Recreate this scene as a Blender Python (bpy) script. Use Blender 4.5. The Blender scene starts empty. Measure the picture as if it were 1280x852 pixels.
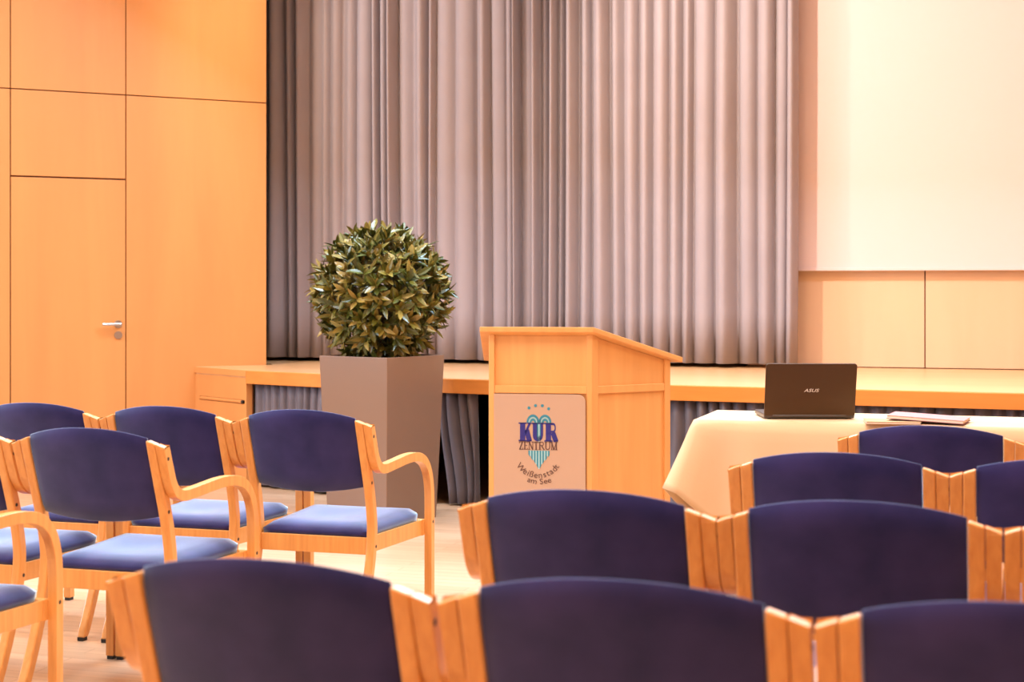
import bpy, bmesh, math, random
from mathutils import Vector, Matrix
C = bpy.context.scene.collection
sc = bpy.context.scene
PI = math.pi

# ------------------------------------------------------------------ camera, world, light
YAW = math.radians(17.5)
cam = bpy.data.cameras.new('camera'); camo = bpy.data.objects.new('camera', cam); C.objects.link(camo)
camo.location = (0, 0, 1.30); camo.rotation_euler = (PI/2, 0, YAW)
cam.sensor_width = 36.0; cam.lens = 56.25; cam.shift_y = -69/1280
cam.dof.use_dof = True; cam.dof.focus_distance = 7.0; cam.dof.aperture_fstop = 4.5
cam.clip_end = 60
sc.camera = camo
w = bpy.data.worlds.new('world'); sc.world = w; w.use_nodes = True
w.node_tree.nodes['Background'].inputs['Color'].default_value = (0.55, 0.7, 1, 1)
w.node_tree.nodes['Background'].inputs['Strength'].default_value = 0.3
sc.view_settings.view_transform = 'Standard'; sc.view_settings.look = 'None'
sc.view_settings.gamma = 1; sc.view_settings.use_curve_mapping = False
sc.view_settings.exposure = 0.18
try: sc.cycles.use_denoising = True
except Exception: pass
sc.cycles.max_bounces = 8; sc.cycles.diffuse_bounces = 5; sc.cycles.sample_clamp_indirect = 6

def area(name, loc, rot, sx, sy, power, col, spread=PI):
    l = bpy.data.lights.new(name, 'AREA'); l.shape = 'RECTANGLE'; l.size = sx; l.size_y = sy
    l.energy = power; l.color = col; l.spread = spread
    o = bpy.data.objects.new(name, l); C.objects.link(o); o.location = loc; o.rotation_euler = rot
    return o
DAY = (0.66, 0.82, 1.0)
SKY = (0.78, 0.90, 1.0)
WARM = (1.0, 0.58, 0.26)
# daylight through the windows of the left side wall
for y, p in ((1.9, 90), (5.2, 230)):
    area('window_daylight', (-7.9, y, 2.3), (0, -PI/2, 0), 2.6, 2.2, p, DAY)
# daylight from roof lights over the seating, and an added tilted strip above the stage edge
for x, y, p in ((-3.6, 5.2, 45), (-0.6, 5.2, 45), (-3.6, 2.4, 40), (-0.6, 2.4, 40)):
    area('overhead_light', (x, y, 4.16), (0, 0, 0), 1.2, 1.2, p, SKY, math.radians(120))
area('overhead_light', (-1.7, 8.2, 4.05), (math.radians(-38), 0, 0), 5.4, 0.9, 560, (0.50, 0.74, 1.0))  # unseen strip, added to give seats and chair tops a cool sheen
# warm recessed ceiling lamps of the hall
for x in (-5.2, -2.0, 1.4):
    for y, p in ((0.5, 60), (6.2, 60)):
        area('hall_lamp', (x, y, 4.16), (0, 0, 0), 0.5, 0.5, p, WARM)
def spot(name, loc, target, power, col, ang, r=0.12, blend=0.6):
    l = bpy.data.lights.new(name, 'SPOT'); l.energy = power; l.color = col; l.spot_size = math.radians(ang)
    l.spot_blend = blend; l.shadow_soft_size = r
    o = bpy.data.objects.new(name, l); C.objects.link(o); o.location = loc
    o.rotation_euler = (Vector(target) - Vector(loc)).to_track_quat('-Z', 'Y').to_euler()
    return o
# stage spotlights under the ceiling
spot('stage_spotlight', (-2.85, 8.0, 4.0), (0.5, 10.8, 1.9), 420, (1.0, 0.80, 0.66), 110, 0.05)
spot('stage_spotlight', (-5.3, 7.9, 4.1), (-2.9, 10.6, 1.9), 300, (1.0, 0.80, 0.66), 90)

# ------------------------------------------------------------------ materials
def mat(name, col, rough=0.5, metal=0.0, **kw):
    m = bpy.data.materials.new(name); m.use_nodes = True
    b = m.node_tree.nodes['Principled BSDF']
    b.inputs['Base Color'].default_value = (*col, 1); b.inputs['Roughness'].default_value = rough
    b.inputs['Metallic'].default_value = metal
    for k, v in kw.items(): b.inputs[k].default_value = v
    return m
def nodes(m): return m.node_tree.nodes, m.node_tree.links, m.node_tree.nodes['Principled BSDF']
def ramp(N, stops):
    r = N.new('ShaderNodeValToRGB'); e = r.color_ramp.elements
    e[0].position, e[0].color = stops[0][0], (*stops[0][1], 1)
    e[1].position, e[1].color = stops[-1][0], (*stops[-1][1], 1)
    for p, c in stops[1:-1]:
        x = e.new(p); x.color = (*c, 1)
    return r
def wood(name, c0, c1, scale, rough=0.45, detail=4, coat=0.0, bump=0.0):
    m = mat(name, c0, rough); N, L, B = nodes(m)
    tc = N.new('ShaderNodeTexCoord'); mp = N.new('ShaderNodeMapping'); mp.inputs['Scale'].default_value = scale
    n = N.new('ShaderNodeTexNoise'); n.inputs['Scale'].default_value = 1; n.inputs['Detail'].default_value = detail
    n.inputs['Roughness'].default_value = 0.6; n.inputs['Distortion'].default_value = 0.4
    r = ramp(N, [(0.3, c0), (0.7, c1)])
    L.new(tc.outputs['Object'], mp.inputs['Vector']); L.new(mp.outputs['Vector'], n.inputs['Vector'])
    L.new(n.outputs['Fac'], r.inputs['Fac']); L.new(r.outputs['Color'], B.inputs['Base Color'])
    if coat: B.inputs['Coat Weight'].default_value = coat; B.inputs['Coat Roughness'].default_value = 0.25
    if bump:
        b = N.new('ShaderNodeBump'); b.inputs['Strength'].default_value = bump; b.inputs['Distance'].default_value = 0.002
        L.new(n.outputs['Fac'], b.inputs['Height']); L.new(b.outputs['Normal'], B.inputs['Normal'])
    return m
def fabric(name, c0, c1, scale, sheen, sheen_col, rough=0.9, sr=0.35, spec=0.1):
    m = mat(name, c0, rough); N, L, B = nodes(m)
    tc = N.new('ShaderNodeTexCoord'); n = N.new('ShaderNodeTexNoise')
    n.inputs['Scale'].default_value = scale; n.inputs['Detail'].default_value = 3
    r = ramp(N, [(0.3, c0), (0.7, c1)])
    L.new(tc.outputs['Object'], n.inputs['Vector']); L.new(n.outputs['Fac'], r.inputs['Fac'])
    L.new(r.outputs['Color'], B.inputs['Base Color'])
    n2 = N.new('ShaderNodeTexNoise'); n2.inputs['Scale'].default_value = scale*60
    b = N.new('ShaderNodeBump'); b.inputs['Strength'].default_value = 0.25; b.inputs['Distance'].default_value = 0.001
    L.new(tc.outputs['Object'], n2.inputs['Vector']); L.new(n2.outputs['Fac'], b.inputs['Height'])
    L.new(b.outputs['Normal'], B.inputs['Normal'])
    B.inputs['Sheen Weight'].default_value = sheen; B.inputs['Sheen Roughness'].default_value = sr
    B.inputs['Sheen Tint'].default_value = (*sheen_col, 1); B.inputs['Specular IOR Level'].default_value = spec
    return m
M = {}
M['veneer'] = wood('beech_veneer', (0.58, 0.245, 0.075), (0.65, 0.29, 0.09), (3.0, 3.0, 0.35), 0.42)
M['glare_veneer'] = wood('glare_veneer', (0.70, 0.46, 0.29), (0.76, 0.51, 0.33), (3.0, 3.0, 0.35), 0.42)  # wall veneer with the daylight glare painted in as a paler tone
M['chair_wood'] = wood('chair_beech', (0.66, 0.275, 0.065), (0.80, 0.38, 0.105), (45, 45, 3.0), 0.38, coat=0.25)
M['lectern_wood'] = wood('lectern_beech', (0.64, 0.29, 0.085), (0.72, 0.345, 0.11), (14, 14, 0.9), 0.45)
M['stage_wood'] = wood('stage_beech', (0.64, 0.36, 0.155), (0.76, 0.46, 0.22), (0.8, 14, 14), 0.33, coat=0.3)
M['board'] = wood('front_board_beech', (0.58, 0.195, 0.036), (0.68, 0.245, 0.05), (0.8, 14, 14), 0.3)
M['seam'] = mat('seam_shadow_gap', (0.16, 0.06, 0.02), 0.8)
M['blue'] = fabric('blue_microfibre', (0.009, 0.008, 0.080), (0.030, 0.023, 0.130), 9, 1.0, (0.42, 0.66, 1.0), rough=0.6, sr=0.24, spec=0.25)
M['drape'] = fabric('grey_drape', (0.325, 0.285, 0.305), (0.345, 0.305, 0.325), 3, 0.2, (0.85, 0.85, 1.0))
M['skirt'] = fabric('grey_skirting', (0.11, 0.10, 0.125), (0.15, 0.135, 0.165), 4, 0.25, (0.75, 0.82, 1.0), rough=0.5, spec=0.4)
M['cloth'] = fabric('cream_table_linen', (0.62, 0.43, 0.26), (0.66, 0.46, 0.28), 2, 0.1, (1, 1, 1))
M['screen'] = mat('screen_white', (0.76, 0.60, 0.59), 0.9)
M['white'] = mat('ceiling_white', (0.82, 0.78, 0.72), 0.9)
M['plaster'] = mat('plaster', (0.78, 0.66, 0.52), 0.9)
M['dark'] = mat('dark_backstage', (0.012, 0.010, 0.010), 0.95)
M['steel'] = mat('brushed_steel', (0.62, 0.58, 0.54), 0.3, 1.0)
M['rubber'] = mat('black_glide', (0.02, 0.016, 0.014), 0.6)
M['planter'] = mat('taupe_lacquer', (0.20, 0.118, 0.076), 0.3)
M['soil'] = mat('soil', (0.03, 0.02, 0.012), 1.0)
M['bark'] = mat('bark', (0.12, 0.07, 0.035), 0.9)
M['lid'] = mat('laptop_lid', (0.075, 0.040, 0.018), 0.38, 0.5)
M['laptop_base'] = mat('laptop_base', (0.10, 0.085, 0.075), 0.35, 0.5)
M['display'] = mat('laptop_display', (0.01, 0.01, 0.012), 0.15)
M['silver'] = mat('silver_lettering', (0.85, 0.82, 0.78), 0.35, 0.3)
M['sign'] = mat('frosted_plate', (0.46, 0.30, 0.21), 0.30)
M['navy'] = mat('navy_ink', (0.016, 0.014, 0.17), 0.5)
M['brown'] = mat('brown_ink', (0.10, 0.045, 0.035), 0.5)
M['teal'] = mat('teal_ink', (0.025, 0.20, 0.28), 0.5)
M['paleteal'] = mat('pale_teal_ink', (0.30, 0.50, 0.52), 0.5)
M['pad'] = mat('tan_pad', (0.50, 0.32, 0.15), 0.7)
M['paper'] = mat('paper', (0.80, 0.70, 0.58), 0.8)
M['pink'] = mat('dusty_pink_cover', (0.46, 0.22, 0.20), 0.6)
M['maroon'] = mat('maroon_cover_edge', (0.28, 0.08, 0.08), 0.6)
# parquet
m = mat('parquet', (0.7, 0.5, 0.3), 0.3); N, L, B = nodes(m)
tc = N.new('ShaderNodeTexCoord'); br = N.new('ShaderNodeTexBrick')
br.inputs['Color1'].default_value = (0.60, 0.385, 0.235, 1); br.inputs['Color2'].default_value = (0.66, 0.45, 0.29, 1)
br.inputs['Mortar'].default_value = (0.36, 0.21, 0.10, 1); br.inputs['Scale'].default_value = 1
br.inputs['Brick Width'].default_value = 0.9; br.inputs['Row Height'].default_value = 0.075
br.inputs['Mortar Size'].default_value = 0.0015; br.inputs['Mortar Smooth'].default_value = 0.2
mp = N.new('ShaderNodeMapping'); mp.inputs['Scale'].default_value = (1.5, 30, 1)
n = N.new('ShaderNodeTexNoise'); n.inputs['Scale'].default_value = 1.0; n.inputs['Detail'].default_value = 4
mx = N.new('ShaderNodeMixRGB'); mx.blend_type = 'MULTIPLY'; mx.inputs['Fac'].default_value = 1
r = ramp(N, [(0.3, (0.82, 0.78, 0.74)), (0.7, (1, 1, 1))])
L.new(tc.outputs['Object'], br.inputs['Vector']); L.new(tc.outputs['Object'], mp.inputs['Vector'])
L.new(mp.outputs['Vector'], n.inputs['Vector']); L.new(n.outputs['Fac'], r.inputs['Fac'])
L.new(br.outputs['Color'], mx.inputs['Color1']); L.new(r.outputs['Color'], mx.inputs['Color2'])
L.new(mx.outputs['Color'], B.inputs['Base Color'])
M['parquet'] = m
# leaves
m = mat('bay_leaf', (0.1, 0.12, 0.03), 0.32); N, L, B = nodes(m)
g = N.new('ShaderNodeNewGeometry')
r = ramp(N, [(0.0, (0.034, 0.050, 0.008)), (0.4, (0.095, 0.100, 0.012)), (0.75, (0.19, 0.150, 0.022)), (1.0, (0.30, 0.22, 0.05))])
L.new(g.outputs['Random Per Island'], r.inputs['Fac']); L.new(r.outputs['Color'], B.inputs['Base Color'])
B.inputs['Specular IOR Level'].default_value = 0.6
M['leaf'] = m

# a second, stronger nap glow on the microfibre
N, L, B = nodes(M['blue']); out = N['Material Output']
sh = N.new('ShaderNodeBsdfSheen'); sh.inputs['Color'].default_value = (0.62, 0.86, 1.0, 1); sh.inputs['Roughness'].default_value = 0.39
ad = N.new('ShaderNodeAddShader'); L.new(B.outputs[0], ad.inputs[0]); L.new(sh.outputs[0], ad.inputs[1]); L.new(ad.outputs[0], out.inputs['Surface'])

# ------------------------------------------------------------------ helpers
def tag(o, label, cat, group=None):
    o['label'] = label; o['category'] = cat
    if group: o['group'] = group
    return o
def obj(name, bm, m, parent=None, bevel=0.0, seg=2, smooth=False, angle=40):
    bmesh.ops.recalc_face_normals(bm, faces=bm.faces)
    me = bpy.data.meshes.new(name); bm.to_mesh(me); bm.free()
    for mm in (m if isinstance(m, (list, tuple)) else [m]): me.materials.append(mm)
    if smooth:
        for p in me.polygons: p.use_smooth = True
    o = bpy.data.objects.new(name, me); C.objects.link(o)
    if parent: o.parent = parent
    if bevel:
        md = o.modifiers.new('bevel', 'BEVEL'); md.width = bevel; md.segments = seg; md.limit_method = 'ANGLE'
        md.angle_limit = math.radians(angle)
    return o
def struct(name, bm, m, parent=None, **k):
    o = obj(name, bm, m, parent, **k)
    if not parent: o['kind'] = 'structure'
    return o
def thing(name, label, cat, loc=(0, 0, 0), rz=0, group=None):
    o = bpy.data.objects.new(name, None); C.objects.link(o); o.location = loc; o.rotation_euler = (0, 0, rz)
    o.empty_display_size = 0.1
    return tag(o, label, cat, group)
def box(bm, x0, x1, y0, y1, z0, z1, mi=0):
    v = [bm.verts.new((x, y, z)) for z in (z0, z1) for y in (y0, y1) for x in (x0, x1)]
    for f in ((0, 2, 3, 1), (4, 5, 7, 6), (0, 1, 5, 4), (2, 6, 7, 3), (0, 4, 6, 2), (1, 3, 7, 5)):
        bm.faces.new([v[i] for i in f]).material_index = mi
def prism(bm, pts, f0, f1):
    """extrude a 2-D polygon between two mappings (2-D point -> 3-D)"""
    a = [bm.verts.new(f0(p)) for p in pts]; b = [bm.verts.new(f1(p)) for p in pts]
    n = len(pts)
    bm.faces.new(a); bm.faces.new(b[::-1])
    for i in range(n): bm.faces.new((a[i], b[i], b[(i+1) % n], a[(i+1) % n]))
def cyl(bm, p0, p1, r0, r1=None, n=12):
    r1 = r0 if r1 is None else r1
    p0, p1 = Vector(p0), Vector(p1); d = (p1-p0).normalized()
    u = d.orthogonal().normalized(); v = d.cross(u)
    a = [bm.verts.new(p0+(u*math.cos(2*PI*i/n)+v*math.sin(2*PI*i/n))*r0) for i in range(n)]
    b = [bm.verts.new(p1+(u*math.cos(2*PI*i/n)+v*math.sin(2*PI*i/n))*r1) for i in range(n)]
    bm.faces.new(a[::-1]); bm.faces.new(b)
    for i in range(n): bm.faces.new((a[i], a[(i+1) % n], b[(i+1) % n], b[i]))
def smooth_path(pts, n=5):
    """Catmull-Rom through 2-D points"""
    P = [pts[0]] + list(pts) + [pts[-1]]; out = []
    for i in range(1, len(P)-2):
        for k in range(n):
            t = k/n; a, b, c, d = P[i-1], P[i], P[i+1], P[i+2]
            out.append(tuple(0.5*((2*b[j]) + (-a[j]+c[j])*t + (2*a[j]-5*b[j]+4*c[j]-d[j])*t*t + (-a[j]+3*b[j]-3*c[j]+d[j])*t**3) for j in range(2)))
    out.append(tuple(pts[-1])); return out
def sweep(bm, path, th, x0, x1, topslope=0.0, xref=0.0):
    """rectangular section swept along a (y,z) path; width x0..x1; first point's end is cut on a slope across x"""
    n = len(path); rings = []
    for i, (y, z) in enumerate(path):
        a = path[max(i-1, 0)]; b = path[min(i+1, n-1)]
        t = Vector((b[0]-a[0], b[1]-a[1])).normalized(); nn = Vector((-t.y, t.x))*(th/2)
        ring = []
        for x, s in ((x0, 1), (x1, 1), (x1, -1), (x0, -1)):
            dz = -topslope*abs(abs(x)-xref) if i == 0 else 0
            dy = 0
            if i == 0:
                k = dz/t.y if abs(t.y) > 0.01 else 0
                dy, dz = t.x*k, t.y*k
            zz = z+nn.y*s+dz
            if i == n-1: zz = z
            if i == 0: zz = z+dz; 
            ring.append(bm.verts.new((x, y+nn.x*s+dy, zz)))
        rings.append(ring)
    for A, Bq in zip(rings, rings[1:]):
        for i in range(4): bm.faces.new((A[i], A[(i+1) % 4], Bq[(i+1) % 4], Bq[i]))
    bm.faces.new(rings[0]); bm.faces.new(rings[-1][::-1])
def dup(o, parent=None):
    c = o.copy(); C.objects.link(c)
    if parent: c.parent = parent
    for ch in o.children: dup(ch, c)
    return c

# ------------------------------------------------------------------ room shell
XL, XR, YB, YF, H = -8.0, 4.6, -4.0, 10.87, 4.2
bm = bmesh.new(); box(bm, XL-0.2, XR+0.2, YB-0.2, 13.2, -0.1, 0.0); struct('floor', bm, M['parquet'])
bm = bmesh.new(); box(bm, XL-0.2, XR+0.2, YB-0.2, 13.2, H, H+0.1); struct('ceiling', bm, M['white'])
bm = bmesh.new(); box(bm, XL-0.2, XR+0.2, YB-0.15, YB, 0, H); struct('wall_rear', bm, M['plaster'])
bm = bmesh.new(); box(bm, XR, XR+0.15, YB, 13.2, 0, H); struct('wall_right', bm, M['veneer'])
# left side wall with three window openings
bm = bmesh.new()
ops = [(-2.5, -0.3), (0.8, 3.0), (4.1, 6.3)]
box(bm, XL-0.15, XL, YB, 6.95, 0, 0.95); box(bm, XL-0.15, XL, YB, 6.95, 3.65, H)
y = YB
for a, b in ops:
    box(bm, XL-0.15, XL, y, a, 0.95, 3.65); y = b
box(bm, XL-0.15, XL, y, 6.95, 0.95, 3.65)
struct('wall_left', bm, M['plaster'])
for i, (a, b) in enumerate(ops):
    bm = bmesh.new()
    for (p, q, r, s) in ((a, b, 0.95, 1.01), (a, b, 3.59, 3.65), (a, a+0.06, 1.01, 3.59), (b-0.06, b, 1.01, 3.59), ((a+b)/2-0.03, (a+b)/2+0.03, 1.01, 3.59)):
        box(bm, XL-0.12, XL-0.05, p, q, r, s)
    wo = struct('window_%d' % (i+1), bm, M['chair_wood'])

# diagonal veneered wall with a flush door; local x along the wall, local y into the wall
WA = math.radians(46.1); W0 = (-6.128, 8.783); TE = 1.717
def wallobj(o): o.location = (W0[0], W0[1], 0); o.rotation_euler = (0, 0, WA); return o
G = 0.0035
bm = bmesh.new(); box(bm, -2.7, TE-0.004, 0.02, 0.12, 0, H)
wb = struct('wall_diagonal', bm, M['seam']); wallobj(wb)
DW = 0.742
panels = [(-1.85, -G, 0, 2.56), (-1.85, -G, 2.56, H), (-2.70, -1.85-G*2, 0, 2.56), (-2.70, -1.85-G*2, 2.56, H),
          (G, DW-G, 2.0+G, 2.56), (G, DW-G, 2.56, H), (DW+G, TE, 0, 2.56), (DW+G, TE, 2.56, H)]
bm = bmesh.new()
for (a, b, c, d) in panels: box(bm, a, b, 0.0, 0.03, c+(0.0035 if c else 0), d-0.0035)
wp = struct('wall_panelling', bm, M['veneer'], bevel=0.0015); wallobj(wp)
bm = bmesh.new(); box(bm, G, DW-G, 0.0, 0.03, 0.006, 2.0-G)
door = struct('door_1', bm, M['veneer'], bevel=0.0015); wallobj(door)
# lever handle and key escutcheon
bm = bmesh.new()
hx, hz = DW-0.052, 1.047
cyl(bm, (hx, 0, hz), (hx, -0.008, hz), 0.026, n=20); cyl(bm, (hx, -0.008, hz), (hx, -0.05, hz), 0.010)
cyl(bm, (hx+0.008, -0.05, hz), (hx-0.115, -0.052, hz), 0.0095)
obj('door_handle', bm, M['steel'], door, smooth=False)
bm = bmesh.new(); cyl(bm, (hx, 0, hz-0.072), (hx, -0.009, hz-0.072), 0.026, n=20); cyl(bm, (hx, -0.009, hz-0.072), (hx, -0.014, hz-0.072), 0.009, n=10)
obj('lock_rose', bm, M['steel'], door)

# back wall beside the curtain, with panel joints below the screen
bm = bmesh.new(); box(bm, -1.75, XR, YF+0.015, YF+0.12, 0, H); struct('wall_back', bm, M['seam'])
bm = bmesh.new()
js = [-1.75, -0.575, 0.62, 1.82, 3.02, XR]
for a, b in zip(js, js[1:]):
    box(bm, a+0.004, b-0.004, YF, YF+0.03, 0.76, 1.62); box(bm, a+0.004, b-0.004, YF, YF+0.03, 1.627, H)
struct('wall_back_panelling', bm, M['glare_veneer'], bevel=0.0015)
# dark backstage behind the curtain
bm = bmesh.new(); box(bm, -8.2, XR+0.2, 13.2, 13.3, 0, H); box(bm, -8.3, -8.2, 6.9, 13.3, 0, H); struct('wall_backstage', bm, M['dark'])

# ------------------------------------------------------------------ stage
ZT, ZB = 0.755, 0.669
front = [(-5.30, 9.66), (-4.74, 9.32), (-4.13, 9.115), (-3.6, 8.955), (-3.15, 8.845), (-2.5, 8.735), (-1.8, 8.66), (-1.0, 8.595), (0, 8.53), (1.5, 8.44), (4.58, 8.26)]
stage = thing('stage_platform', 'low wooden stage with pale deck and orange front board along the hall end', 'stage', (-1.5, 9.6, 0))
def st(o): o.parent = stage; o.matrix_parent_inverse = Matrix.Translation((1.5, -9.6, 0)); return o
deck = front + [(4.58, 10.855), (4.58, 12.9), (-5.5, 12.9), (-5.5, 10.35), (-4.97, 10.13), (-4.89, 10.04)]
deck = front + [(4.58, 10.855), (-1.78, 10.855), (-1.78, 12.9), (-5.5, 12.9), (-5.5, 10.35), (-4.97, 10.15), (-4.90, 10.03)]
bm = bmesh.new(); prism(bm, deck, lambda p: (p[0], p[1]+0.012, 0.70), lambda p: (p[0], p[1]+0.012, ZT))
st(obj('deck', bm, M['stage_wood']))
def ribbon(bm, pts, z0, z1, off0, off1):
    """board following a plan polyline; offsets are measured along the plan normal (positive = away from the hall)"""
    n = len(pts); R = []
    for i, p in enumerate(pts):
        a, b = Vector(pts[max(i-1, 0)]), Vector(pts[min(i+1, n-1)])
        t = (b-a).normalized(); nn = Vector((-t.y, t.x)); p = Vector(p)
        R.append([bm.verts.new((*(p+nn*o), z)) for o, z in ((off0, z0), (off0, z1), (off1, z1), (off1, z0))])
    for A, Bq in zip(R, R[1:]):
        for i in range(4): bm.faces.new((A[i], A[(i+1) % 4], Bq[(i+1) % 4], Bq[i]))
    bm.faces.new(R[0]); bm.faces.new(R[-1][::-1])
bm = bmesh.new(); ribbon(bm, front[1:], ZB, ZT-0.002, 0, 0.03)
st(obj('front_board', bm, M['board'], bevel=0.003))
# wooden end of the stage by the diagonal wall: top strip, shadow gap, face and a recessed grip
bm = bmesh.new(); ribbon(bm, front[:2], 0.715, ZT-0.002, 0, 0.03); st(obj('end_top_strip', bm, M['veneer']))
e0, e1 = Vector(front[0]), Vector(front[1]); ed = (e1-e0).normalized(); en = Vector((-ed.y, ed.x))
def endpt(s, o, z): p = e0+ed*s+en*o; return (p.x, p.y, z)
EL = (e1-e0).length
bm = bmesh.new()
for (s0, s1, z0, z1) in ((0.0, EL, 0.0, 0.535), (0.0, EL, 0.562, 0.706), (0.0, 0.07, 0.535, 0.562), (EL-0.02, EL, 0.535, 0.562)):
    prism(bm, [(s0, z0), (s1, z0), (s1, z1), (s0, z1)], lambda p: endpt(p[0], 0.006, p[1]), lambda p: endpt(p[0], 0.05, p[1]))
st(obj('end_face', bm, M['veneer']))
bm = bmesh.new(); prism(bm, [(0, 0.0), (EL, 0.0), (EL, 0.715), (0, 0.715)], lambda p: endpt(p[0], 0.05, p[1]), lambda p: endpt(p[0], 0.06, p[1]))
st(obj('end_backing', bm, M['seam']))
bm = bmesh.new(); cyl(bm, endpt(0.08, 0.012, 0.549), endpt(EL-0.04, 0.014, 0.549), 0.012, n=14)
rail = st(obj('grip_rail', bm, M['veneer']))
bm = bmesh.new(); cyl(bm, endpt(EL-0.045, -0.002, 0.549), endpt(EL-0.045, 0.02, 0.549), 0.011, n=12)
k = obj('rail_knob', bm, M['rubber'], rail)

# ------------------------------------------------------------------ pleated cloth
def pleats(path, z0, z1, seed, wmin, wmax, dmin, dmax, nz=7, per=9, warp=0.25, hem=None, sway=0.0):
    """a hanging, pleated cloth along a plan polyline, with fold positions drifting from top to bottom"""
    rnd = random.Random(seed)
    L = [0.0]
    for a, b in zip(path, path[1:]): L.append(L[-1]+math.hypot(b[0]-a[0], b[1]-a[1]))
    T = L[-1]
    def at(s):
        s = min(max(s, 0), T)
        for i in range(len(path)-1):
            if s <= L[i+1] or i == len(path)-2:
                f = (s-L[i])/(L[i+1]-L[i]); a, b = Vector(path[i]), Vector(path[i+1])
                t = (b-a).normalized(); return a.lerp(b, f), Vector((-t.y, t.x))
    edges = [0.0]
    while edges[-1] < T: edges.append(edges[-1]+rnd.uniform(wmin, wmax))
    sc_ = T/edges[-1]; edges = [e*sc_ for e in edges]
    folds = []
    for a, b in zip(edges, edges[1:]):
        folds.append((a, b, rnd.uniform(dmin, dmax), rnd.uniform(0.5, 1.5), rnd.uniform(-1, 1), rnd.uniform(-1, 1), rnd.uniform(-0.3, 0.3)))
    bm = bmesh.new(); cols = []
    for (a, b, d, pw, ph, ph2, sk) in folds:
        for k in range(per):
            t = k/per; cols.append((a, b, t, d, pw, ph, ph2, sk))
    cols.append((folds[-1][0], folds[-1][1], 1.0, *folds[-1][2:]))
    grid = []
    for (a, b, t, d, pw, ph, ph2, sk) in cols:
        col = []
        for j in range(nz+1):
            v = j/nz; z = z0+(z1-z0)*v
            s = a+(b-a)*t
            s += warp*(wmin)*math.sin(2.2*v+1.7*math.sin(s*5+seed)+s*3)*(1-v)*1.0
            tt = t**(1+sk*(0.8+0.2*math.sin(v*1.5+ph))) if t > 0 else 0
            prof = math.sin(PI*tt)
            prof = math.copysign(abs(prof)**(0.75*pw+0.15), prof)
            dd = d*(0.85+0.15*math.sin(ph*3+v*1.6))
            off = -dd*prof + 0.012*math.sin(s*7+ph2*0.2+v*1.3) + sway*(1-v)*math.sin(s*2.3+1)
            p, n = at(s); q = p+n*off
            col.append(bm.verts.new((q.x, q.y, z)))
        grid.append(col)
    for A, Bq in zip(grid, grid[1:]):
        for j in range(nz): bm.faces.new((A[j], Bq[j], Bq[j+1], A[j+1]))
    return bm
def cloth_thick(o, t=0.004):
    md = o.modifiers.new('thickness', 'SOLIDIFY'); md.thickness = t; md.offset = 0
bm = pleats([(-5.42, 10.66), (-3.4, 10.655), (-1.375, 10.66)], 0.782, 4.18, 11, 0.045, 0.15, 0.03, 0.15, nz=10, per=12, warp=0.25)
cur = obj('stage_curtain', bm, M['drape'], smooth=True); cloth_thick(cur)
tag(cur, 'floor-length grey pleated stage curtain hanging behind the stage edge', 'curtain')
bm = bmesh.new(); box(bm, -5.5, -1.35, 10.60, 10.72, 4.165, 4.199)
struct('trim_1', bm, M['steel'])
# skirting curtains below the stage
sk_path = [(x, y+0.085) for x, y in front[1:]]
def cut(path, xa, xb):
    def yat(x):
        for a, b in zip(path, path[1:]):
            if a[0] <= x <= b[0]: return a[1]+(b[1]-a[1])*(x-a[0])/(b[0]-a[0])
        return path[-1][1]
    return [(xa, yat(xa))]+[p for p in path if xa < p[0] < xb]+[(xb, yat(xb))]
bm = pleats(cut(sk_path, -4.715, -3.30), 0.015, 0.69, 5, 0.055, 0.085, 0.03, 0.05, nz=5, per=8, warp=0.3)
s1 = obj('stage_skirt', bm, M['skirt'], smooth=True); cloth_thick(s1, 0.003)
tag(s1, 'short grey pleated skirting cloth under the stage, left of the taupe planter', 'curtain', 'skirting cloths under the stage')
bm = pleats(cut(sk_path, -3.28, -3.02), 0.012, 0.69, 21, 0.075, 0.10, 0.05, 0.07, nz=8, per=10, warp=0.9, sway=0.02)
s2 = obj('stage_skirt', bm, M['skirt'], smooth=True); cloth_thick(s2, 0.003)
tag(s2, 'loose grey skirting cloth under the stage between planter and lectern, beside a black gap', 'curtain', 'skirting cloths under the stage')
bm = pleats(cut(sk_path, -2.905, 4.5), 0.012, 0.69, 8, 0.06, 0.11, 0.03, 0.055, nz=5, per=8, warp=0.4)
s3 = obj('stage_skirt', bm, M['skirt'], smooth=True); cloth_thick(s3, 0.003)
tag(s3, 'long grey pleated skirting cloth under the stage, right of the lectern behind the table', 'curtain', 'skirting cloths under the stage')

# ------------------------------------------------------------------ projection screen
ps = thing('projection_screen', 'large white projection screen hanging on the wall right of the curtain', 'screen', (0.4, 10.82, 1.405))
bm = bmesh.new(); box(bm, -2.10, 2.3, -0.012, -0.006, 0.012, 2.76); obj('screen_surface', bm, M['screen'], ps)
bm = bmesh.new(); box(bm, -2.10, 2.3, -0.022, 0.004, -0.006, 0.016); obj('bottom_bar', bm, M['screen'], ps, bevel=0.004)
bm = bmesh.new(); box(bm, -2.12, 2.35, -0.05, 0.045, 2.68, 2.79); obj('screen_case', bm, M['screen'], ps, bevel=0.01)

# ------------------------------------------------------------------ planter with clipped bush
pl = thing('potted_bush', 'tall tapered taupe planter with a round clipped leafy bush, in front of the stage', 'potted plant', (-3.382, 8.313, 0), math.radians(17.5-35.8+45+90))
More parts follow.
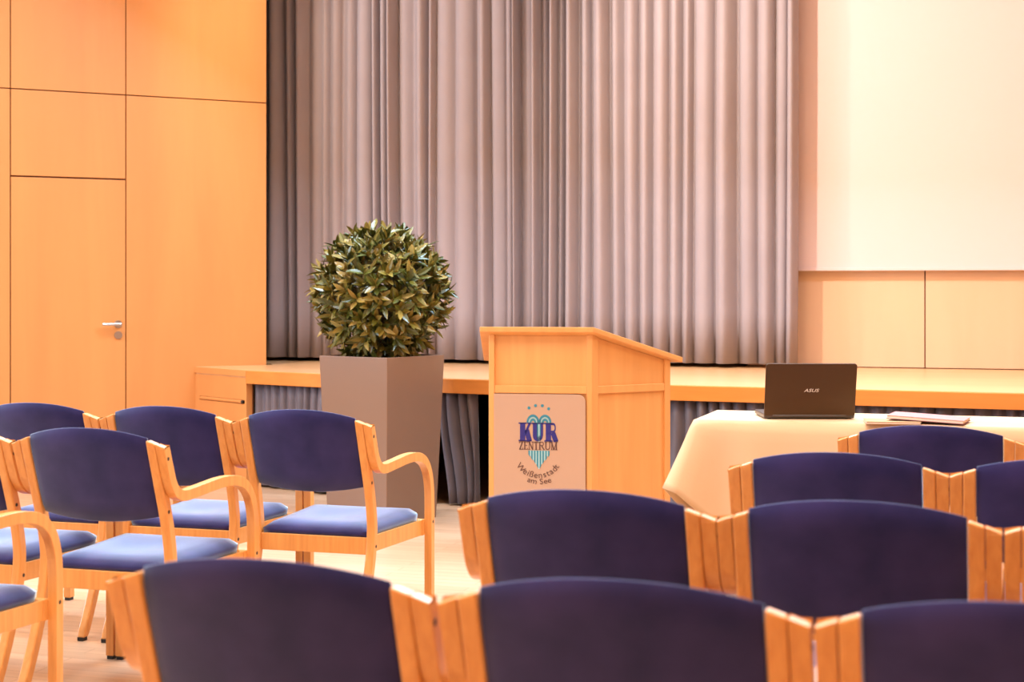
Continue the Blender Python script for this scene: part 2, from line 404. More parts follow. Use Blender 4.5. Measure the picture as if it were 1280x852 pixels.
# local: square plan with its near corner towards local (-,-) diagonal
pl.rotation_euler = (0, 0, math.radians(17.5-35.8)+PI/2)
hb, ht, PH = 0.215, 0.248, 0.913
bm = bmesh.new()
def sq(h, z): return [bm.verts.new((x*h, y*h, z)) for x, y in ((-1, -1), (1, -1), (1, 1), (-1, 1))]
a, b, c, d = sq(hb, 0), sq(ht, PH), sq(ht-0.022, PH), sq(ht-0.03, PH-0.06)
bm.faces.new(a[::-1])
for P, Q in ((a, b), (b, c), (c, d)):
    for i in range(4): bm.faces.new((P[i], P[(i+1) % 4], Q[(i+1) % 4], Q[i]))
bm.faces.new(d)
planter_o = obj('planter', bm, M['planter'], pl, bevel=0.004)
bm = bmesh.new(); box(bm, -ht+0.032, ht-0.032, -ht+0.032, ht-0.032, PH-0.075, PH-0.045); obj('soil', bm, M['soil'], pl)
bm = bmesh.new(); cyl(bm, (0, 0, PH-0.06), (0.01, 0.0, 1.22), 0.022, 0.014)
rnd = random.Random(3)
for i in range(26):
    th, ph = rnd.uniform(0, 2*PI), math.acos(rnd.uniform(-0.5, 1))
    d = Vector((math.sin(ph)*math.cos(th), math.sin(ph)*math.sin(th), math.cos(ph)))
    cyl(bm, Vector((0, 0, 1.12)), Vector((0, 0, 1.255))+d*0.30, 0.008, 0.003, 6)
obj('stem', bm, M['bark'], pl)
bm = bmesh.new(); ctr = Vector((0, 0, 1.255)); RB = 0.352
def leaf(bm, p, d, up, ln, wd, curl):
    d = d.normalized(); s = d.cross(up)
    if s.length < 1e-3: s = d.orthogonal()
    s.normalize(); nrm = s.cross(d)
    prof = [(0, 0.12), (0.22, 0.72), (0.5, 1.0), (0.78, 0.66), (1.0, 0.04)]
    L_, Cn, R_ = [], [], []
    for t, wv in prof:
        q = p+d*(ln*t)+nrm*(curl*ln*t*t)
        Cn.append(bm.verts.new(q)); e = s*(wd*0.5*wv)+nrm*(wd*0.16*wv)
        L_.append(bm.verts.new(q+e)); R_.append(bm.verts.new(q-s*(wd*0.5*wv)+nrm*(wd*0.16*wv)))
    for i in range(4):
        bm.faces.new((L_[i], Cn[i], Cn[i+1], L_[i+1])); bm.faces.new((Cn[i], R_[i], R_[i+1], Cn[i+1]))
NR = 380
for i in range(NR):
    zz = 1-2*(i+0.5)/NR; az = i*2.399963
    if zz < -0.94: continue
    n = Vector((math.sqrt(1-zz*zz)*math.cos(az), math.sqrt(1-zz*zz)*math.sin(az), zz))
    n = (n+Vector((rnd.gauss(0, .08), rnd.gauss(0, .08), rnd.gauss(0, .08)))).normalized()
    base = ctr+Vector((n.x*RB, n.y*RB, n.z*(RB*1.0)))*rnd.uniform(0.86, 1.04)
    ax = (n+Vector((0, 0, 0.35))).normalized()
    u = ax.orthogonal().normalized(); v = ax.cross(u); a0 = rnd.uniform(0, 6.28)
    k = rnd.randint(7, 9)
    for j in range(k):
        a = a0+j*2.4; tilt = rnd.uniform(0.35, 1.15)
        d = ax*math.cos(tilt)+(u*math.cos(a)+v*math.sin(a))*math.sin(tilt)
        leaf(bm, base-ax*0.012*j*0.6, d, ax, rnd.uniform(0.07, 0.105), rnd.uniform(0.024, 0.036), rnd.uniform(-0.25, 0.1))
for i in range(700):   # inner leaves
    n = Vector((rnd.gauss(0, 1), rnd.gauss(0, 1), rnd.gauss(0, 1))).normalized()
    d = (n+Vector((rnd.gauss(0, .6), rnd.gauss(0, .6), rnd.gauss(0, .6)))).normalized()
    leaf(bm, ctr+n*rnd.uniform(0.18, 0.29), d, n, rnd.uniform(0.05, 0.08), 0.025, -0.1)
bm_f = obj('foliage', bm, M['leaf'], pl)

# ------------------------------------------------------------------ lectern
lec = thing('lectern', 'beech lectern with sloped top and a printed emblem plate, standing before the stage', 'lectern', (-2.469, 7.452, 0), math.radians(7.5))
FP = [(0, 0), (0.512, 0), (0.864, 0.335), (-0.062, 0.335)]
ZF, SL = 1.062, 0.14/0.345
def ztop(v): return ZF-SL*v
def facet(i):
    a, b = Vector(FP[i]), Vector(FP[(i+1) % 4]); t = (b-a); ln = t.length; t = t/ln
    n = Vector((-t.y, t.x))   # inward
    return a, t, n, ln
def on(i, poly, o0, o1, bm):
    a, t, n, ln = facet(i)
    f = lambda o: (lambda p: (*(a+t*p[0]+n*o), p[1] if p[1] < 5 else ztop((a+t*p[0]).y)-(p[1]-10)))
    prism(bm, poly, f(o0), f(o1))
TOP = 10  # marks "up to the sloped top"
def rect(s0, s1, z0, z1): return [(s0, z0), (s1, z0), (s1, z1), (s0, z1)]
for i in range(4):
    ln = facet(i)[3]
    if i == 2: continue
    pw = 0.028 if i == 0 else 0.036
    for s0, s1 in ((0.0, pw), (ln-pw, ln)):
        bm = bmesh.new(); on(i, rect(s0, s1, 0.03, TOP), 0, 0.03, bm); obj('post', bm, M['lectern_wood'], lec, bevel=0.0025)
    bm = bmesh.new(); on(i, rect(pw, ln-pw, 0.775, 0.812), 0.002, 0.028, bm); obj('rail', bm, M['lectern_wood'], lec, bevel=0.002)
    bm = bmesh.new(); on(i, rect(pw, ln-pw, 0.03, 0.09), 0.002, 0.028, bm); obj('rail', bm, M['lectern_wood'], lec, bevel=0.002)
    bm = bmesh.new(); on(i, rect(pw-0.004, ln-pw+0.004, 0.80, TOP+0.006), 0.012, 0.024, bm); obj('upper_panel', bm, M['lectern_wood'], lec)
    bm = bmesh.new(); on(i, rect(pw-0.004, ln-pw+0.004, 0.08, 0.79), 0.012, 0.024, bm); obj('lower_panel', bm, M['lectern_wood'], lec)
bm = bmesh.new()
base = [(0.03, 0.03), (0.50, 0.03), (0.80, 0.31), (-0.02, 0.31)]
prism(bm, base, lambda p: (p[0], p[1], 0), lambda p: (p[0], p[1], 0.035)); obj('base', bm, M['lectern_wood'], lec)
bm = bmesh.new(); prism(bm, base, lambda p: (p[0], p[1], 0.70), lambda p: (p[0], p[1], 0.72)); obj('shelf', bm, M['lectern_wood'], lec)
bm = bmesh.new(); tp = [(-0.04, -0.03), (0.522, -0.03), (0.925, 0.365), (-0.095, 0.365)]
prism(bm, tp, lambda p: (p[0], p[1], ztop(p[1])), lambda p: (p[0], p[1], ztop(p[1])+0.027)); obj('lectern_top', bm, M['lectern_wood'], lec, bevel=0.004)
# emblem plate on the front
sp_x0, sp_x1, sp_z0, sp_z1 = 0.026, 0.478, 0.22, 0.772
rc = 0.035
pts = [(sp_x0, sp_z0), (sp_x1, sp_z0)] + [(sp_x1-rc+rc*math.cos(a), sp_z1-rc+rc*math.sin(a)) for a in [k*PI/12 for k in range(7)]] + [(sp_x0, sp_z1)]
bm = bmesh.new(); prism(bm, pts, lambda p: (p[0], 0.006, p[1]), lambda p: (p[0], -0.004, p[1]))
plate = obj('emblem_plate', bm, M['sign'], lec); plate['label'] = 'frosted plate printed with a spa emblem'
def lx(px): return (px-611)*0.512/129
def lz(py): return 1.30-(py-357)*7.80/2000
YP = (-0.0042, -0.0055)
class Ink:
    def __init__(s): s.bm = bmesh.new()
    def poly(s, pts): prism(s.bm, pts, lambda p: (p[0], YP[0], p[1]), lambda p: (p[0], YP[1], p[1]))
    def rect(s, x0, x1, z0, z1): s.poly([(x0, z0), (x1, z0), (x1, z1), (x0, z1)])
    def line(s, a, b, w):
        a, b = Vector(a), Vector(b); t = (b-a).normalized(); n = Vector((-t.y, t.x))*w/2
        s.poly([tuple(a-n), tuple(b-n), tuple(b+n), tuple(a+n)])
    def arc(s, c, r0, r1, a0, a1, n=14, sx=1, sz=1):
        P = [(c[0]+sx*r1*math.cos(a0+(a1-a0)*k/n), c[1]+sz*r1*math.sin(a0+(a1-a0)*k/n)) for k in range(n+1)]
        Q = [(c[0]+sx*r0*math.cos(a0+(a1-a0)*k/n), c[1]+sz*r0*math.sin(a0+(a1-a0)*k/n)) for k in range(n+1)]
        for k in range(n): s.poly([P[k], P[k+1], Q[k+1], Q[k]])
    def done(s, name, m, parent): return obj(name, s.bm, m, parent)
def serif_word(ink, word, x0, x1, z0, z1, thick, thin, ser, sh):
    """upright serif capitals drawn with thick and thin strokes"""
    Wd = {'K': 1.0, 'U': 0.98, 'R': 1.0, 'Z': 0.8, 'E': 0.75, 'N': 0.9, 'T': 0.8, 'M': 1.1}
    tot = sum(Wd[c] for c in word); u = (x1-x0)/tot; h = z1-z0; x = x0
    for c in word:
        wl = Wd[c]*u; a, b = x+ser*0.6, x+wl-ser*0.8
        def stem(xc, wdt, top=True, bot=True, zb=z0, zt=z1):
            ink.rect(xc-wdt/2, xc+wdt/2, zb, zt)
            if top: ink.rect(xc-wdt/2-ser, xc+wdt/2+ser, zt-sh, zt)
            if bot: ink.rect(xc-wdt/2-ser, xc+wdt/2+ser, zb, zb+sh)
        if c == 'K':
            stem(a+thick/2+ser*0.3, thick); xs = a+thick+ser*0.3
            ink.line((xs, z0+h*0.42), (b-ser*0.4, z1), thin*1.2); ink.rect(b-ser*2.2, b+ser*0.4, z1-sh, z1)
            ink.line((xs+(b-xs)*0.25, z0+h*0.60), (b-thick*0.2, z0), thick*0.95); ink.rect(b-thick*0.9, b+ser*0.7, z0, z0+sh)
        elif c == 'U':
            xl, xr = a+thick/2+ser*0.2, b-thin/2-ser*0.4
            stem(xl, thick, True, False, z0+h*0.30); stem(xr, thin*1.3, True, False, z0+h*0.30)
            cx = (xl-thick/2+xr+thin/2)/2; ro = (xr+thin/2-xl+thick/2)/2
            ink.arc((cx, z0+h*0.30), ro-thick*0.8, ro, PI, 2*PI, 14, 1, h*0.30/ro)
        elif c == 'R':
            stem(a+thick/2+ser*0.3, thick); xs = a+thick+ser*0.3
            r = h*0.26
            ink.rect(xs, xs+(b-xs)*0.4, z1-thin*1.1, z1); ink.rect(xs, xs+(b-xs)*0.4, z1-2*r, z1-2*r+thin*1.1)
            ink.arc((xs+(b-xs)*0.40, z1-r), r-thin*1.1, r, -PI/2, PI/2, 12, (b-xs)*0.5/r, 1)
            ink.line((xs+(b-xs)*0.35, z1-2*r), (b-thick*0.05, z0), thick*0.9); ink.rect(b-thick*0.5, b+ser*0.9, z0, z0+sh)
        elif c == 'Z':
            ink.rect(a, b, z1-thin, z1); ink.rect(a, b, z0, z0+thin); ink.line((b-thick*0.4, z1), (a+thick*0.4, z0), thick)
            ink.rect(a, a+sh, z1-h*0.25, z1); ink.rect(b-sh, b, z0, z0+h*0.25)
        elif c == 'E':
            stem(a+thick/2+ser*0.3, thick)
            for zz, ww in ((z0, 1.0), (z1-thin, 0.95), (z0+h*0.48, 0.75)): ink.rect(a+thick, a+thick+(b-a-thick)*ww, zz, zz+thin)
            ink.rect(b-sh, b, z0, z0+h*0.22); ink.rect(b-sh*1.2, b-sh*0.2, z1-h*0.22, z1)
        elif c == 'N':
            stem(a+thin/2+ser*0.4, thin); stem(b-thin/2-ser*0.2, thin, True, False); ink.line((a+thin*0.5, z1), (b-thin*0.6, z0), thick)
        elif c == 'T':
            stem((a+b)/2, thick, False, True); ink.rect(a, b, z1-thin, z1); ink.rect(a, a+sh, z1-h*0.22, z1); ink.rect(b-sh, b, z1-h*0.22, z1)
        elif c == 'M':
            stem(a+thin/2+ser*0.4, thin); stem(b-thick/2-ser*0.2, thick)
            ink.line((a+thin*0.6, z1), ((a+b)/2-thin*0.2, z0), thick); ink.line((b-thick*0.6, z1), ((a+b)/2, z0), thin)
        x += wl
# heart-shaped fountain: four dots, two pairs of arches, stripes running to a point
for px, py in ((661.5, 509.8), (669.7, 506.8), (678.2, 506.8), (686, 510.5)):
    tk = Ink(); tk.arc((lx(px), lz(py)), 0.0004, 0.0075, 0, 2*PI, 10); tk.done('emblem_dot', M['teal'], plate)
tk = Ink()
for cx in (666.5, 681.5):
    for r0, r1 in ((5.6, 7.9), (1.8, 3.9)):
        k = 0.512/129
        tk.arc((lx(cx), lz(528)), r0*k, r1*k, 0, PI, 16, 1, 1.25)
tk.rect(lx(671.6), lx(673.2), lz(550), lz(524)); tk.rect(lx(674.8), lx(676.4), lz(550), lz(524))
tk.done('emblem_arches', M['teal'], plate); tk = Ink()
cxm = 674.0
for i, (px, bot) in enumerate(((661.8, 569.5), (665.2, 574), (668.8, 578), (672.2, 583.5), (675.8, 583.5), (679.2, 578), (682.8, 574), (686.2, 569.5))):
    k = 0.512/129; x = lx(px); wv = 1.9*k/2
    inner = wv if px < cxm else -wv
    tk.poly([(x-wv, lz(563)), (x+wv, lz(563)), (x+wv, lz(bot+(1.6 if px < cxm else -1.6))), (x-wv, lz(bot-(1.6 if px < cxm else -1.6)))])
tk.done('emblem_stripes', M['teal'], plate)
pk = Ink()
for px, bot in ((663.5, 570), (667, 575), (670.5, 580), (674, 586), (677.5, 580), (681, 575), (684.5, 570)):
    pk.rect(lx(px-0.8), lx(px+0.8), lz(bot), lz(563))
pk.done('stripe_tint', M['paleteal'], plate); pk = Ink()
for cx in (666.5, 681.5): pk.arc((lx(cx), lz(528)), 4.2*0.512/129, 5.3*0.512/129, 0, PI, 14, 1, 1.25)
pk.rect(lx(673.2), lx(674.8), lz(552), lz(530)); pk.done('arch_tint', M['paleteal'], plate)
kk = Ink(); serif_word(kk, 'KUR', lx(648.8), lx(697), lz(551.5), lz(528.2), 0.026, 0.009, 0.007, 0.006); kk.done('lettering', M['navy'], plate)
kz = Ink(); serif_word(kz, 'ZENTRUM', lx(648.8), lx(697), lz(562), lz(551.9), 0.0062, 0.0034, 0.003, 0.0026); kz.done('lettering', M['brown'], plate)
def text_bm(bm, body, size, place, extrude=0.0008, shear=0.0, widthscale=1.0):
    cu = bpy.data.curves.new('t', 'FONT'); cu.body = body; cu.size = size; cu.extrude = extrude; cu.align_x = 'CENTER'; cu.shear = shear
    to = bpy.data.objects.new('t', cu); C.objects.link(to)
    dg = bpy.context.evaluated_depsgraph_get(); dg.update()
    me = bpy.data.meshes.new_from_object(to.evaluated_get(dg)); me.transform(Matrix.Diagonal((widthscale, 1, 1, 1))); me.transform(place)
    bm.from_mesh(me); bpy.data.objects.remove(to); bpy.data.curves.remove(cu); bpy.data.meshes.remove(me)
UP = Matrix.Rotation(PI/2, 4, 'X')   # text plane -> upright, facing local -y
bm = bmesh.new()
word = 'Weißenstadt'; wid = [1.75, 1, .55, 1, 1, 1, .95, .7, 1, 1, .6]
tot = sum(wid); ccx, ccz, rr = lx(672.7), lz(568.5), 29.5*0.512/129
span = math.radians(122); acc = 0
for ch, wv in zip(word, wid):
    f = (acc+wv/2)/tot; acc += wv
    ang = -PI/2 - span/2 + span*f
    pos = Vector((ccx+rr*1.04*math.cos(ang), -0.0048, ccz+rr*math.sin(ang)*0.96))
    text_bm(bm, ch, 0.043, Matrix.Translation(pos) @ Matrix.Rotation(-(ang+PI/2), 4, 'Y') @ UP)
word = 'am See'; wid = [.95, 1.4, .6, 1.1, .95, .95]; tot = sum(wid); acc = 0
ccz2, rr2 = lz(560), 44*0.512/129; span = math.radians(42)
for ch, wv in zip(word, wid):
    f = (acc+wv/2)/tot; acc += wv
    if ch == ' ': continue
    ang = -PI/2 - span/2 + span*f
    pos = Vector((lx(674.3)+rr2*math.cos(ang), -0.0048, ccz2+rr2*math.sin(ang)))
    text_bm(bm, ch, 0.038, Matrix.Translation(pos) @ Matrix.Rotation(-(ang+PI/2), 4, 'Y') @ UP, widthscale=1.1)
obj('lettering', bm, M['brown'], plate)

# ------------------------------------------------------------------ table with cloth, laptop, notebooks
TX0, TX1, TY0, TY1, TZ = -1.268, 0.78, 6.50, 7.02, 0.75
tb = thing('folding_table', 'rectangular folding table almost hidden under the cream tablecloth', 'table', ((TX0+TX1)/2, (TY0+TY1)/2, 0))
hx, hy = (TX1-TX0)/2-0.006, (TY1-TY0)/2-0.006
bm = bmesh.new(); box(bm, -hx, hx, -hy, hy, TZ-0.032, TZ-0.004); obj('tabletop', bm, M['chair_wood'], tb, bevel=0.003)
for sx in (-1, 1):
    for sy in (-1, 1):
        bm = bmesh.new(); cyl(bm, (sx*(hx-0.10), sy*(hy-0.06), 0.0), (sx*(hx-0.10), sy*(hy-0.06), TZ-0.03), 0.016)
        obj('leg', bm, M['rubber'], tb, smooth=False)
bm = bmesh.new(); box(bm, -hx+0.1, hx-0.1, -0.02, 0.02, TZ-0.07, TZ-0.03); obj('under_frame', bm, M['rubber'], tb)
# cloth: a rounded slab edge, drop with soft folds and flared corners
bm = bmesh.new()
per = []
def edge(a, b, n):
    for i in range(n): per.append((a[0]+(b[0]-a[0])*i/n, a[1]+(b[1]-a[1])*i/n))
cs = [(TX0, TY0), (TX1, TY0), (TX1, TY1), (TX0, TY1)]
for i, n in enumerate((70, 22, 70, 22)): edge(cs[i], cs[(i+1) % 4], n)
rnd = random.Random(4); NP = len(per); cx, cy = (TX0+TX1)/2, (TY0+TY1)/2
rings = []
levels = [(0.0, -0.02, 0.004), (0.0, 0.0, 0.003), (0.012, 0.006, -0.006), (0.03, 0.008, -0.012)] 
NJ = 9
for j in range(NJ+4):
    ring = []
    for (x, y) in per:
        dcx, dcy = min(x-TX0, TX1-x), min(y-TY0, TY1-y)
        # outward direction
        ox = -1 if x-TX0 < 1e-6 else (1 if TX1-x < 1e-6 else 0); oy = -1 if y-TY0 < 1e-6 else (1 if TY1-y < 1e-6 else 0)
        dc = dcx if oy != 0 and ox == 0 else (dcy if ox != 0 and oy == 0 else 0.0)
        corner = math.exp(-(dc/0.085)**2)
        ccx_, ccy_ = (-1 if x < cx else 1), (-1 if y < cy else 1)
        cn = Vector((ccx_, ccy_)).normalized()
        o = Vector((ox, oy))
        if o.length > 1: o.normalize()
        if j < 2:
            q = Vector((x, y))-o*(0.012 if j == 0 else 0.003); z = TZ+(0.0 if j == 0 else -0.0015)
            if j == 0: z = TZ+0.001
        else:
            v = (j-1)/(NJ+2)
            fold = 0.010*math.sin(x*17+1.3*math.sin(x*5))*v*(1-corner) if oy else 0.010*math.sin(y*19)*v*(1-corner)
            q = Vector((x, y))+o*(0.006+0.02*v+fold)
            q += cn*(corner*(0.125*v**1.1))
            hem = 0.28+0.19*math.exp(-(dc/0.085)**2)+0.012*math.sin(x*3.0)
            z = TZ-0.006-(TZ-0.006-hem)*v
            # cloth beside the corner is drawn in between the flare and the flat side
            side = math.exp(-((dc-0.14)/0.06)**2)
            q -= o*(0.028*side*v)
        ring.append(bm.verts.new((q.x, q.y, z)))
    rings.append(ring)
for A, Bq in zip(rings, rings[1:]):
    for i in range(NP): bm.faces.new((A[i], A[(i+1) % NP], Bq[(i+1) % NP], Bq[i]))
bm.faces.new(rings[0])
tcl = obj('tablecloth', bm, M['cloth'], smooth=True); cloth_thick(tcl, 0.002)
tag(tcl, 'cream tablecloth draped over the table beneath the open laptop', 'tablecloth')
TZC = TZ+0.0022

lp = thing('laptop', 'open dark brown laptop seen from behind on the cream tablecloth', 'laptop', (-0.812, 6.635, TZC), YAW)
bm = bmesh.new(); box(bm, -0.186, 0.186, 0.0, 0.25, 0.004, 0.022); bs = obj('keyboard_base', bm, M['laptop_base'], lp, bevel=0.004)
bm = bmesh.new(); box(bm, -0.165, 0.165, 0.03, 0.13, 0.022, 0.0228); obj('keyboard', bm, M['display'], bs)
for sx in (-0.16, 0.16):
    for sy in (0.03, 0.22):
        bm = bmesh.new(); cyl(bm, (sx, sy, 0), (sx, sy, 0.005), 0.008, n=10); obj('foot', bm, M['rubber'], bs)
LT = math.radians(14)
def lidm(x, y, z): return Vector((x, -z*math.sin(LT)+y*math.cos(LT), 0.016+z*math.cos(LT)+y*math.sin(LT)))
bm = bmesh.new(); rcn = 0.012
out = [(-0.186, 0.0), (0.186, 0.0)] + [(0.186-rcn+rcn*math.cos(k*PI/8), 0.222-rcn+rcn*math.sin(k*PI/8)) for k in range(5)] + [(-0.186+rcn-rcn*math.sin(k*PI/8), 0.222-rcn+rcn*math.cos(k*PI/8)) for k in range(5)]
prism(bm, out, lambda p: lidm(p[0], -0.004, p[1]), lambda p: lidm(p[0], 0.004, p[1]))
lid = obj('lid', bm, M['lid'], lp, bevel=0.0015)
bm = bmesh.new(); prism(bm, [(-0.172, 0.02), (0.172, 0.02), (0.172, 0.209), (-0.172, 0.209)], lambda p: lidm(p[0], 0.004, p[1]), lambda p: lidm(p[0], 0.0048, p[1])); obj('display', bm, M['display'], lid)
bm = bmesh.new(); cyl(bm, (-0.15, 0.002, 0.014), (0.15, 0.002, 0.014), 0.008, n=12); obj('hinge', bm, M['laptop_base'], lp)
bm = bmesh.new()
pm = Matrix.Translation(lidm(0.003, -0.0047, 0.102)) @ Matrix.Rotation(LT, 4, 'X') @ UP
text_bm(bm, 'ASUS', 0.019, pm, 0.0006, 0.25, 1.35)
obj('lettering', bm, M['silver'], lid)

# tan notepad and dusty pink book, lying on the cloth
np_ = thing('notepad', 'thin tan notepad lying under the pink book right of the laptop', 'notepad', (-0.475, 6.56, TZC), math.radians(9))
bm = bmesh.new(); box(bm, -0.105, 0.105, -0.075, 0.075, 0.001, 0.009); obj('pages', bm, M['paper'], np_)
bm = bmesh.new(); box(bm, -0.107, 0.107, -0.077, 0.077, 0.009, 0.0105); box(bm, -0.107, 0.107, -0.077, 0.077, 0, 0.001); obj('cover', bm, M['pad'], np_)
bk = thing('book', 'dusty pink book lying askew on top of the tan notepad', 'book', (-0.335, 6.615, TZC+0.0122), math.radians(-6))
bk.rotation_euler = (0, math.radians(2.6), math.radians(-6))
bm = bmesh.new(); box(bm, -0.148, 0.146, -0.098, 0.098, 0.002, 0.012); obj('pages', bm, M['paper'], bk)
bm = bmesh.new(); box(bm, -0.15, 0.15, -0.10, 0.10, 0.012, 0.0145); obj('front_cover', bm, M['pink'], bk, bevel=0.0008)
bm = bmesh.new(); box(bm, -0.15, 0.15, -0.10, 0.10, 0.0, 0.002); obj('back_cover', bm, M['maroon'], bk)

# ------------------------------------------------------------------ chairs
CHG = 'blue upholstered beech armchairs set out in rows'
post_path = smooth_path([(0.0, 0.832), (0.045, 0.70), (0.085, 0.58), (0.108, 0.48), (0.110, 0.41), (0.090, 0.31), (0.040, 0.17), (-0.035, 0.012)], 4)
arm_path = smooth_path([(0.0, 0.832), (0.040, 0.725), (0.058, 0.688), (0.085, 0.662), (0.13, 0.650), (0.22, 0.654), (0.36, 0.662), (0.46, 0.658), (0.53, 0.638), (0.577, 0.598), (0.602, 0.54), (0.61, 0.46), (0.61, 0.30), (0.61, 0.012)], 4)
XI, WS = 0.220, 0.0325
def make_chair():
    r = thing('armchair', '', 'chair', group=None)
    for s in (-1, 1):
        xs = sorted((s*XI, s*(XI+WS)))
        bm = bmesh.new(); sweep(bm, post_path, 0.034, xs[0], xs[1], 0.35, XI)
        p = obj('rear_leg', bm, M['chair_wood'], r, bevel=0.005, seg=2)
        bm = bmesh.new(); box(bm, (xs[0]+xs[1])/2-0.012, (xs[0]+xs[1])/2+0.012, -0.052, -0.022, 0, 0.0135); obj('glide', bm, M['rubber'], p)
        for (yy, zz) in ((0.073, 0.605), (0.111, 0.375)):
            bm = bmesh.new(); cyl(bm, (s*(XI+WS-0.002), yy, zz), (s*(XI+WS+0.0007), yy, zz), 0.006, n=10); obj('screw', bm, M['rubber'], p)
        xs = sorted((s*(XI+WS+0.0012), s*(XI+2*WS)))
        bm = bmesh.new(); sweep(bm, arm_path, 0.034, xs[0], xs[1], 0.35, XI)
        a = obj('armrest', bm, M['chair_wood'], r, bevel=0.006, seg=3)
        bm = bmesh.new(); box(bm, (xs[0]+xs[1])/2-0.012, (xs[0]+xs[1])/2+0.012, 0.595, 0.625, 0, 0.0135); obj('glide', bm, M['rubber'], a)
        for (yy, zz) in ((0.016, 0.775), (0.61, 0.395)):
            bm = bmesh.new(); cyl(bm, (s*(XI+2*WS-0.002), yy, zz), (s*(XI+2*WS+0.0007), yy, zz), 0.006, n=10); obj('screw', bm, M['rubber'], a)
    # backrest pad: arched top, bowed bottom, curved in plan, leaning back with the posts
    def yline(z):
        for (y0, z0), (y1, z1) in zip(post_path, post_path[1:]):
            if z1 <= z <= z0: return y0+(y1-y0)*(z0-z)/(z0-z1)
        return post_path[0][0]-(z-post_path[0][1])*0.333
    bm = bmesh.new(); nu, nv = 16, 10; F, Bk = [], []
    for j in range(nv+1):
        v = j/nv; rf, rb = [], []
        for i in range(nu+1):
            u = -1+2*i/nu; x = u*(XI-0.002)
            zt = 0.838+0.028*(1-abs(u)**2.2); zb = 0.588-0.022*(1-u*u)
            z = zb+(zt-zb)*v
            pad = 0.021*(1-abs(2*v-1)**5)**0.6*(1-0.35*abs(u)**6)+0.003
            yc = yline(z)-0.016*(1-u*u)
            rf.append(bm.verts.new((x, yc+pad, z))); rb.append(bm.verts.new((x, yc-pad*0.75, z)))
        F.append(rf); Bk.append(rb)
    for G_ in (F, Bk):
        for j in range(nv):
            for i in range(nu): bm.faces.new((G_[j][i], G_[j][i+1], G_[j+1][i+1], G_[j+1][i]))
    for j in range(nv):
        for i in (0, nu): bm.faces.new((F[j][i], F[j+1][i], Bk[j+1][i], Bk[j][i]))
    for i in range(nu):
        for j in (0, nv): bm.faces.new((F[j][i], F[j][i+1], Bk[j][i+1], Bk[j][i]))
    obj('backrest', bm, M['blue'], r, smooth=True, bevel=0.004)
    # seat cushion: trapezoid with rounded front, slightly domed
    bm = bmesh.new(); nu, nv = 14, 14; T, U = [], []
    for j in range(nv+1):
        v = j/nv; y = 0.105+v*0.475
        hw = 0.215+0.030*min(1, v*1.1)
        if v > 0.9: hw -= 0.02*((v-0.9)/0.1)**2
        rt, rb = [], []
        for i in range(nu+1):
            u = -1+2*i/nu; x = u*hw
            e = max(abs(u), abs(2*v-1)); dome = (1-e**6)
            zt = 0.424+0.030*dome**0.7+0.006*v - 0.012*math.exp(-(u*u+(v-0.45)**2*4)*3)*dome
            rt.append(bm.verts.new((x, y, zt))); rb.append(bm.verts.new((x*0.985, 0.105+0.475*(0.985*(v-0.5)+0.5), 0.404)))
        T.append(rt); U.append(rb)
    for j in range(nv):
        for i in range(nu):
            bm.faces.new((T[j][i], T[j][i+1], T[j+1][i+1], T[j+1][i])); bm.faces.new((U[j][i], U[j][i+1], U[j+1][i+1], U[j+1][i]))
    for j in range(nv):
        for i in (0, nu): bm.faces.new((T[j][i], T[j+1][i], U[j+1][i], U[j][i]))
    for i in range(nu):
        for j in (0, nv): bm.faces.new((T[j][i], T[j][i+1], U[j][i+1], U[j][i]))
    obj('seat_cushion', bm, M['blue'], r, smooth=True)
    # seat frame: rear, front and two side rails as one joined frame
    bm = bmesh.new()
    prism(bm, [(-XI-0.002, 0.100), (XI+0.002, 0.100), (XI+0.002, 0.128), (-XI-0.002, 0.128)], lambda p: (p[0], p[1], 0.345), lambda p: (p[0], p[1], 0.406))
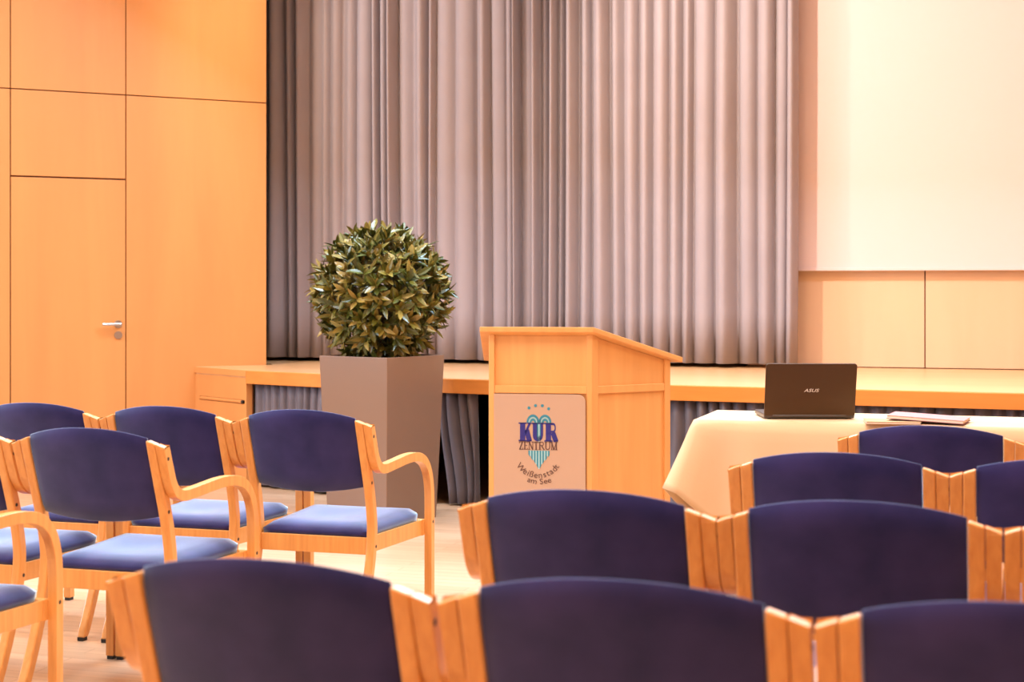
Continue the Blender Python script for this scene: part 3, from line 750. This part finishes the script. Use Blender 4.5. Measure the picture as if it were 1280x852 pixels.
    prism(bm, [(-XI-WS-0.002, 0.597), (XI+WS+0.002, 0.597), (XI+WS+0.002, 0.572), (-XI-WS-0.002, 0.572)], lambda p: (p[0], p[1], 0.345), lambda p: (p[0], p[1], 0.406))
    for s in (-1, 1):
        pts = [(s*(XI-0.026), 0.118), (s*(XI-0.002), 0.118), (s*(XI+WS), 0.59), (s*(XI+WS-0.024), 0.59)]
        prism(bm, pts, lambda p: (p[0], p[1], 0.346), lambda p: (p[0], p[1], 0.405))
    obj('seat_frame', bm, M['chair_wood'], r, bevel=0.002)
    return r
proto = make_chair(); first = [True]
def chair(x, y, label, sx=1.0, rz=0.0):
    c = proto if first[0] else dup(proto); first[0] = False
    c.location = (x, y, 0); c.scale = (sx, 1, 1); c.rotation_euler = (0, 0, rz)
    c['label'] = label; c['category'] = 'chair'; c['group'] = CHG
    return c
LS = 0.94
# left block
chair(-2.405, 5.16, 'blue armchair in front of the taupe planter, its right armrest on the aisle', LS)
chair(-2.947, 5.16, 'blue armchair left-hand neighbour of the one standing before the planter', LS)
chair(-3.490, 5.16, 'blue armchair in the farthest left row, directly before the door, third from the aisle', LS)
chair(-2.722, 4.30, 'blue armchair at the aisle end of the second left row, full backrest facing us', LS)
chair(-3.266, 4.30, 'blue armchair cut by the left edge, sharing a post with the second-row aisle chair', LS)
chair(-2.88, 3.37, 'blue armchair at bottom left, only its curved armrest and seat corner in view', LS)
# right block
chair(-1.151, 2.33, 'blue armchair nearest us at bottom left of centre, back cut by the lower edge')
chair(-0.568, 2.33, 'blue armchair in the nearest row, bottom centre, below the lectern')
chair(0.008, 2.33, 'blue armchair at bottom right corner of the nearest row')
chair(-0.884, 3.32, 'blue armchair directly in front of the lectern, first of the second row')
chair(-0.312, 3.32, 'blue armchair in the second row, right neighbour of the one before the lectern')
chair(0.262, 3.32, 'blue armchair at the right edge, only a post sliver showing beside the second row')
chair(-0.451, 4.26, 'blue armchair in front of the left half of the clothed table')
chair(0.121, 4.26, 'blue armchair cut by the right edge, in the third row before the table')
chair(-0.257, 5.16, 'blue armchair closest to the table, directly below the pink book')
